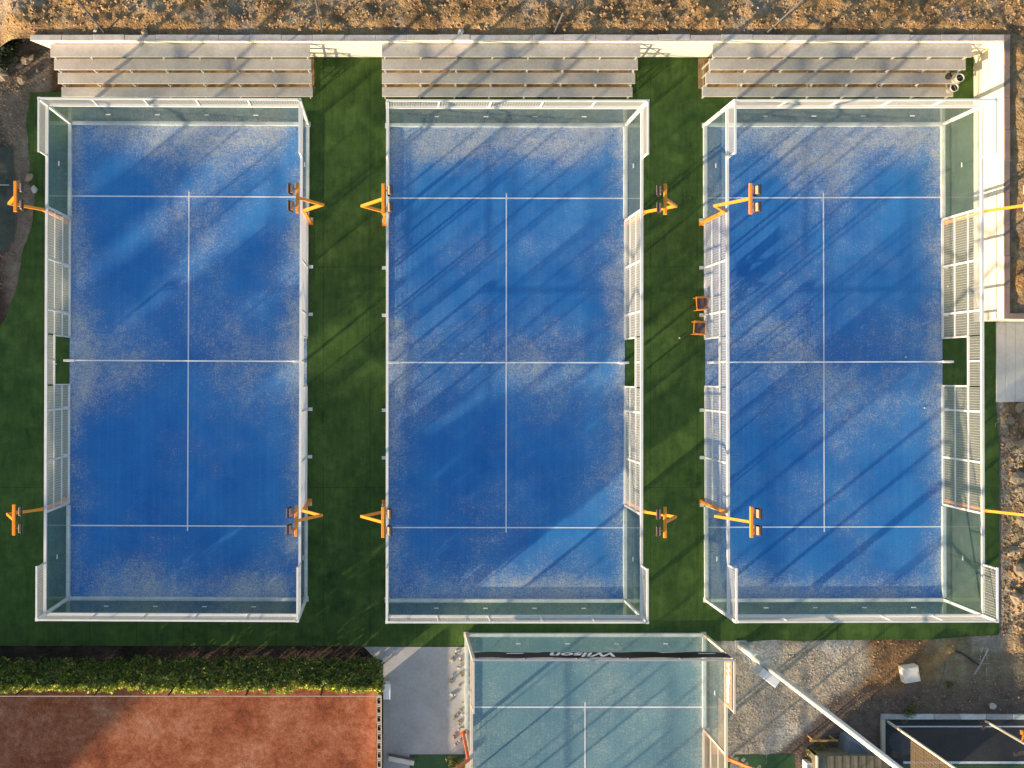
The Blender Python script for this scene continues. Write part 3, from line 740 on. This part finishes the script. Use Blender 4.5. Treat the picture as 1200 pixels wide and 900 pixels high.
rock_me = []
for s in range(5):
    mb = MB(); n, m_ = 9, 6; random.seed(50+s)
    for j in range(1, m_):
        th = math.pi*j/m_
        for i in range(n):
            a = 2*math.pi*i/n; d = Vector((math.sin(th)*math.cos(a), math.sin(th)*math.sin(a)*.8, math.cos(th)*.6)); r = 1+.5*noise.noise(d*1.7+Vector((s*7, 0, 0))); mb.v.append(tuple(d*r))
    mb.v += [(0, 0, .6), (0, 0, -.6)]
    for j in range(m_-2): mb.f += [(j*n+i, (j+1)*n+i, (j+1)*n+(i+1)%n, j*n+(i+1)%n) for i in range(n)]
    top, bot = len(mb.v)-2, len(mb.v)-1; mb.f += [(top, i, (i+1)%n) for i in range(n)]+[(bot, (m_-2)*n+(i+1)%n, (m_-2)*n+i) for i in range(n)]
    rock_me.append((mb.mesh('rock', M['rock']), mb.mesh('rock', M['pale_rock'])))
random.seed(99)
def rock(px, py, r, label, pale=False, z=0.0, group=None):
    p = W(px, py, z); o = put('rock', random.choice(rock_me)[int(pale)], None, (p.x, p.y, z+r*.35), random.uniform(0, 6)); o.scale = (r, r, r*.8); return tag(o, label, 'rock', group)
rock(41, 222.5, .17, 'round whitish rock at the edge of the turf by the rough earth', True)
rock(9, 262, .13, 'small pale round rock beside the dark tarpaulin', True, .05)
for px, py, r in ((24, 77, .17), (27, 93, .24), (2, 88, .42), (33, 70, .28), (22, 45, .32), (35, 208, .2), (22, 215, .13), (44, 83, .1), (53, 92, .09)):
    lab = 'large brown rock on the rough earth beside the dark shrub' if r > .3 else 'mid-sized brown rock on the rough earth below the wall end' if r > .15 and py < 150 else 'small brown stone on the earth beside the first bleacher' if py < 150 else 'brown stone on the earth at the turf edge by a floodlight pole'
    rock(px, py, r, lab, False, .04, 'rocks on the rough earth')
rock(170, 39, .17, 'tan rock on the earth bank beside a fence post', False, 2.2)
rock(112, 36, .09, 'small pale stone on the bank between post and tan rock', True, 2.2)
rock(540/1, 38, .14, 'pale stone on the bank behind the middle bleacher', True, 2.2)
rock(1162/1, 826.5, .16, 'pale oval rock beside the dark court kerb', True)
rock(1067, 798, .08, 'small pale stone touching the utility box', True)
for px, py, r in ((1192, 560, .35), (1196, 610, .3), (1186, 645, .26), (1195, 668, .34), (1190, 700, .28), (1183, 492, .2), (1176, 505, .16), (1194, 478, .22), (1197, 520, .3), (1181, 690, .14)):
    lab = ('sandy boulder on the broken ground close to the pale slab' if py < 530 else 'big sandy boulder on the broken ground past the light pole arm' if r > .27 and py > 600 else 'sandy boulder on the broken ground midway along the turf edge' if py < 620 else 'smaller sandy boulder at the turf edge by the wall-side court corner')
    rock(px, py, r, lab, False, .15, 'boulders beside the turf')
for i in range(46):                                                # line of rubble on the path, along the fence of the teal court
    px, py = random.uniform(528, 542), random.uniform(761, 880)
    rock(px, py, random.uniform(.035, .085), 'small tan stone in the rubble strip along the path edge', i % 3 == 0, 0.0, 'rubble strip on the path')
random.seed(5)
def stones(name, n, region, size, mat, keep=None):
    mb = MB(); cnt = 0
    while cnt < n:
        px, py = random.uniform(region[0], region[2]), random.uniform(region[1], region[3])
        if keep and not keep(px, py): continue
        cnt += 1; p = W(px, py, region[4]); z = region[5](p.x, p.y)[0]; r = size*random.uniform(.35, 1)*random.uniform(.5, 1.3)
        q = [Vector(c)*r*random.uniform(.6, 1.2) for c in ((1,0,.2),(0,1,0),(-1,0,.1),(0,-1,0),(0.1,0,.85),(0,0,-.6))]; rot = Matrix.Rotation(random.uniform(0, 6.3), 3, 'Z')
        mb.add([(rot @ c)+Vector((p.x, p.y, z+r*.2)) for c in q], [(0,1,4),(1,2,4),(2,3,4),(3,0,4),(1,0,5),(2,1,5),(3,2,5),(0,3,5)])
    o = mb.build(name, mat); o['kind'] = 'stuff'; return tag(o, LBL[region[6]], 'stones')
LBL = ['loose clods and stones strewn over the orange earth bank', 'loose pale gravel on the yard beside the white mast', 'loose stones on the brown soil round the utility box', 'loose tan stones on the rocky ground beside the turf edge', 'loose brown stones on the rough earth below the wall end']
M['clod'] = plain('clod', (.34, .22, .12), .95, .4, 1.5, .1)
M['gravel'] = plain('gravel', (.50, .44, .36), .95, .35, 1.2, .1)
stones('loose_clods', 1700, (-10, -15, 1215, 36, 2.2, bank_look, 0), .085, M['clod'], lambda x, y: True)
stones('gravel', 2600, (845, 756, 1018, 884, 0, ground_look, 1), .032, M['gravel'], lambda x, y: x < 1016-max(0, y-792)*1.15)
stones('loose_stones', 900, (1000, 752, 1200, 832, 0, ground_look, 2), .05, M['clod'], lambda x, y: x > 1022-max(0, y-792)*1.15)
stones('loose_stones', 900, (1174, 474, 1215, 745, 0, ground_look, 3), .10, M['clod'])
stones('loose_stones', 420, (-5, 60, 30, 360, 0, ground_look, 4), .06, M['clod'], lambda x, y: x < 30-max(0, y-245)*.3)
random.seed(5)
t = thing('dead_branch', 'dry grey branch with twigs on the weedy soil', 'branch', (*W(1150, 775).xy, .02))
mb = MB(); mb.tube((.25, .55, .06), (-.1, -.1, .10), .03, 6, .022); mb.tube((-.1, -.1, .10), (-.35, -.55, .04), .022, 6, .01); mb.build('limb', M['concrete'], t)
for k in range(9):
    a = random.uniform(0, 6.28); s0 = Vector((random.uniform(-.15, .2), random.uniform(-.25, .4), .08)); MB().tube(s0, s0+Vector((math.cos(a)*.4, math.sin(a)*.4, random.uniform(-.04, .15))), .012, 5, .004).build('twig', M['concrete'], t)
p = W(1114, 761); q = W(1148, 778); mb = MB(); pv = None
for k in range(9):
    u = k/8; c = Vector((p.x+(q.x-p.x)*u, p.y+(q.y-p.y)*u+.06*math.sin(u*5), .06))
    if pv is not None: mb.tube(pv, c, .035, 6)
    pv = c
tag(mb.build('hose', M['black']), 'black hose lying on the weedy soil towards the dead branch', 'hose')
mb = MB(); pv = None
for k in range(11):
    u = k/10; a, b = W(1107.5, 768), W(1097, 805); c = Vector((a.x+(b.x-a.x)*u+.12*math.sin(u*2.6), a.y+(b.y-a.y)*u, .05))
    if pv is not None: mb.tube(pv, c, .012, 5)
    pv = c
tag(mb.build('cable', M['dark_steel']), 'thin dark cable across the soil beside the utility box', 'cable')
t = thing('bent_rebar', 'thin bent steel bars poking over the turf edge by the slab', 'rebar', (*W(1167, 495).xy, 0))
for a, b in (((-.25, -.02, .4), (.05, .15, .5)), ((.02, .15, .5), (.25, -.35, .45)), ((-.25, -.02, .4), (-.2, -.2, .3)), ((.05, .14, 0), (.04, .15, .5))): MB().tube(a, b, .012, 5).build('bar', M['galv'], t)

t = thing('dark_tarpaulin', 'dark green net tarpaulin spread over the earth beside a floodlight pole', 'tarpaulin', (*W(-6, 228).xy, 0)); mb = MB(); nx, ny = 13, 25
for j in range(ny):
    for i in range(nx):
        x, y = -1.1+2.0*i/(nx-1), -2.4+4.4*j/(ny-1); e = min(1, 4*min(i/(nx-1), 1-i/(nx-1), j/(ny-1), 1-j/(ny-1)))
        x += .12*noise.noise(Vector((y, 3, 1)))-(.25*(y/2.4)**2 if i > 6 else 0); mb.v.append((x, y, .10+e*(.14+.07*math.sin(y*5+x*3)+.06*noise.noise(Vector((x*2, y*2, 0))))))
for j in range(ny-1): mb.f += [(j*nx+i, j*nx+i+1, (j+1)*nx+i+1, (j+1)*nx+i) for i in range(nx-1)]
smooth(mb.build('sheet', M['shade_net'], t)); MB().tube((-1.0, .35, .42), (.75, .33, .40), .02, 6).build('tie_pole', M['galv'], t)

p = W(958, 886, 1.3)
t = thing('shed', 'low shed with a weathered olive board roof behind the dark court', 'shed', (p.x, p.y, 0)); w_, d_ = 2.95, 3.6
for a, b, c, d in ((.1, .16, -d_, -.1), (w_-.16, w_-.1, -d_, -.1), (.1, w_-.1, -.16, -.1), (.1, w_-.1, -d_, -d_+.06)): MB().box(a, b, c, d, 0, 1.18).build('wall', M['roof_board'], t)
for k in range(18):
    a = w_*k/18; MB().add([(a+.004, 0, 1.30-.02*k/18), (a+w_/18-.004, 0, 1.30-.02*k/18+.015*(k%2)), (a+w_/18-.004, -d_, 1.48), (a+.004, -d_, 1.48), (a+.004, 0, 1.25), (a+w_/18-.004, 0, 1.25), (a+w_/18-.004, -d_, 1.42), (a+.004, -d_, 1.42)],
        [(0,3,2,1),(4,5,6,7),(0,1,5,4),(1,2,6,5),(2,3,7,6),(3,0,4,7)]).build('roof_board', M['roof_board'], t)
MB().box(-.05, -.005, -d_, .02, 1.22, 1.4).build('barge_board', M['beige_steel'], t)
t = thing('covered_pile', 'pile under a blue-grey tarpaulin next to the shed', 'covered pile', (*W(985, 866).xy, 0))
mb = MB(); bot = [(-.15, -.55), (1.0, -.55), (1.05, -.25), (.2, .28), (-.02, .30)]; tp = [(-.06, -.42), (.9, -.42), (.9, -.28), (.22, .16), (.06, .18)]
mb.v = [(x, y, 0) for x, y in bot]+[(x*1.01, y, .5) for x, y in bot]+[(x, y, .78+.05*math.sin(4*x)) for x, y in tp]
for k in (0, 5): mb.f += [(k+i, k+(i+1)%5, k+5+(i+1)%5, k+5+i) for i in range(5)]
mb.f.append(tuple(range(10, 15))); mb.build('tarpaulin', M['tarp'], t); MB().box(-.16, 1.0, -.575, -.556, .35, .40).build('strap', M['black'], t)
t = thing('timber_bar', 'orange weathered timber bar propped over weeds beside the covered pile', 'timber', (*W(962, 868, .6).xy, 0))
MB().bevel_box(-.45, .72, -.035, .035, .55, .62, .01).build('bar', M['timber'], t)
for x in (-.3, .6): MB().sq((x, 0, 0), (x, 0, .55), .05).build('stake', M['timber'], t)
p = W(951, 896, .5); t = thing('white_crate', 'white plastic crate in front of the shed', 'crate', (p.x, p.y-.15, 0))
for a, b, c, d in ((-.2, .2, -.2, -.17), (-.2, .2, .17, .2), (-.2, -.17, -.17, .17), (.17, .2, -.17, .17)): MB().box(a, b, c, d, 0.03, .5).build('side', M['white_print'], t)
MB().box(-.2, .2, -.2, .2, 0, .029).build('bottom', M['white_print'], t); MB().bevel_box(-.16, .16, -.16, .16, .03, .46, .03).build('contents', M['cabinet'], t)

# ------------------------------------------------------------------ dark hard court beyond the soil
hc0 = W(1036, 842); dk = struct(MB().box(hc0.x, hc0.x+16, hc0.y-12, hc0.y, -.05, .02).build('hard_court', M['asphalt']))
MB().box(hc0.x+.4, hc0.x+16, hc0.y-.36, hc0.y-.30, .021, .025).build('court_line', M['line'], dk)
MB().box(hc0.x+.8, hc0.x+16, hc0.y-1.90, hc0.y-1.80, .021, .025).build('court_line', M['line'], dk)
MB().box(hc0.x+.8, hc0.x+16, hc0.y-6, hc0.y-1.93, .021, .0245).build('green_panel', M['turf_old'], dk)
for k, (px, py, r) in enumerate(((1053, 869, .42), (1059, 874, .40))):
    p = W(px, py); MB().add([(p.x+r*(1+.05*math.sin(3*i))*math.cos(i*math.pi/16), p.y+r*math.sin(i*math.pi/16), .0265+.002*k) for i in range(32)], [tuple(range(32))]).build('worn_patch', M['asphalt_lt'], dk)
kb = thing('kerb', 'pale concrete kerb round the corner of the dark hard court', 'kerb', (hc0.x, hc0.y, 0))
for k in range(14): MB().bevel_box(-.16+1.1*k+.01, -.16+1.1*k+1.09, .0, .20, -.05, .14, .015).build('kerb_stone', M['curb'] if k % 2 else M['concrete'], kb)
for k in range(9): MB().bevel_box(-.17, .0, -.01-1.1*(k+1)+.01, -.01-1.1*k, -.05, .135, .015).build('kerb_stone', M['beige_wire'], kb)
fc = thing('court_fence', 'beige tall wire fence with square posts round the dark hard court', 'fence', (hc0.x+.12, hc0.y-.10, 0))
fm = wire_panel('mesh_panel', 4.1, 5.4, M['dark_net'], .12, .12, .005, .006)
for k in range(4):
    MB().box(4.15*k-.04, 4.15*k+.04, -.04, .04, 0.02, 5.5).build('post', M['beige_steel'], fc)
    if k < 3: put('mesh_panel', fm, fc, (4.15*k+2.07, 0, .05))
for k in range(1, 3): MB().box(-.04, .04, -4.15*k-.04, -4.15*k+.04, 0.02, 5.5).build('post', M['beige_steel'], fc); 
for k in range(2): put('mesh_panel', fm, fc, (0, -4.15*k-2.07, .05), math.pi/2)
MB().box(0, 12.4, -.03, .03, 5.5, 5.56).build('top_rail', M['beige_steel'], fc); MB().box(-.03, .03, -8.3, -.04, 5.5, 5.56).build('top_rail', M['beige_steel'], fc)
wb = wire_panel('windbreak', 4.05, 3.4, M['windbreak'], .08, .05, .014, .014); put('windbreak', wb, fc, (.03, -2.07, 2.0), math.pi/2)
t = thing('angled_floodlight', 'small orange lamp bracket on the second fence post of the dark court', 'lamp', (hc0.x+.12+4.15, hc0.y-.02, 2.6))
MB().sq((0, 0, 0), (-.02, .3, .12), .05).build('bracket', M['orange'], t); MB().bevel_box(-.14, .14, .28, .44, .06, .22, .02).build('lamp_head', M['orange'], t)

# ------------------------------------------------------------------ little things on the floor
def ball(px, py, label, group='stray padel balls'):
    p = W(px, py); mb = MB(); n = 10
    for j in range(1, 7):
        th = math.pi*j/7; mb.v += [(.033*math.sin(th)*math.cos(2*math.pi*i/n), .033*math.sin(th)*math.sin(2*math.pi*i/n), .033*math.cos(th)) for i in range(n)]
    mb.v += [(0, 0, .033), (0, 0, -.033)]
    for j in range(5): mb.f += [(j*n+i, (j+1)*n+i, (j+1)*n+(i+1)%n, j*n+(i+1)%n) for i in range(n)]
    mb.f += [(60, i, (i+1)%n) for i in range(n)]+[(61, 50+(i+1)%n, 50+i) for i in range(n)]
    tag(smooth(mb.build('padel_ball', M['ball'], None, (p.x, p.y, .042))), label, 'ball', group)
ball(1061, 418.5, 'stray ball right beside the net of the wall-side blue court')
ball(1083, 478, 'stray ball near the sideline of the wall-side blue court')
ball(66, 426.5, 'stray ball on the turf in the doorway of the earth-side court')
ball(796, 396, 'stray ball on the turf between middle and wall-side courts')
ball(1110, 335.6, 'stray ball on the turf outside the mesh facing the retaining wall')

# ------------------------------------------------------------------ unseen trees, added south-west of the courts to throw shade on them
def make_shade_tree(label, loc, h, r):
    t = thing('tree', label, 'tree', loc, random.uniform(0, 6), 'unseen trees added for shade beyond the clay court')
    tr = MB().tube((0, 0, 0), (0, 0, h*.35), .28, 10, .2).tube((0, 0, h*.35), (.2, .1, h*.85), .2, 8, .05); pts = []
    for k in range(12):
        a = random.uniform(0, 6.28); z = h*random.uniform(.25, .75); tr.tube((0, 0, z), (r*.7*math.cos(a), r*.7*math.sin(a), z+h*.12), .08, 6, .02)
    tr.build('trunk', M['bark'], t)
    for _ in range(90):
        a = random.uniform(0, 6.28); u = random.uniform(.08, 1); q = r*math.sqrt(random.random())*math.sin(math.pi*(.12+.85*u)); c = Vector((q*math.cos(a), q*math.sin(a), h*(.14+.84*u))); tn = random.random()
        for _ in range(60):
            d = Vector((random.gauss(0,1), random.gauss(0,1), random.gauss(0,1))).normalized()*random.uniform(.3, 1.0); pts.append((c.x+d.x, c.y+d.y, max(.3, c.z+d.z), tn+random.uniform(-.2, .2)))
    leaves('crown', M['tree_leaf'], pts, .26, t); return t
SD = SUN_DIR.normalized(); PERP = Vector((SD.y, -SD.x))
def uv(u, v): return SD*u+PERP*v            # u along the shadows, v across them (metres)
org = W(0, 0).xy
tt = [make_shade_tree('unseen leafy tree added for shade beyond the clay court', (0, 0, 0), 8.6, 2.3), make_shade_tree('unseen leafy tree added for shade beyond the clay court', (0, 0, 0), 8.2, 2.4)]
def pix_uv(u, v): x, y = .778*u+.628*v, -.628*u+.778*v; return W(x, y)
sp = [(-1275+random.uniform(-30, 30), v) for v in range(40, 610, 78)]+[(-1740, 655), (-1700, 715)]  # row placed to shade the first court, last two to shade the clay
for k, (u, v) in enumerate(sp):
    o = tt[k] if k < 2 else copy_tree(tt[k % 2])
    p = pix_uv(u, v); o.location = (p.x, p.y, 0); o.rotation_euler = (0, 0, random.uniform(0, 6)); s = random.uniform(.92, 1.06); o.scale = (s, s, s)
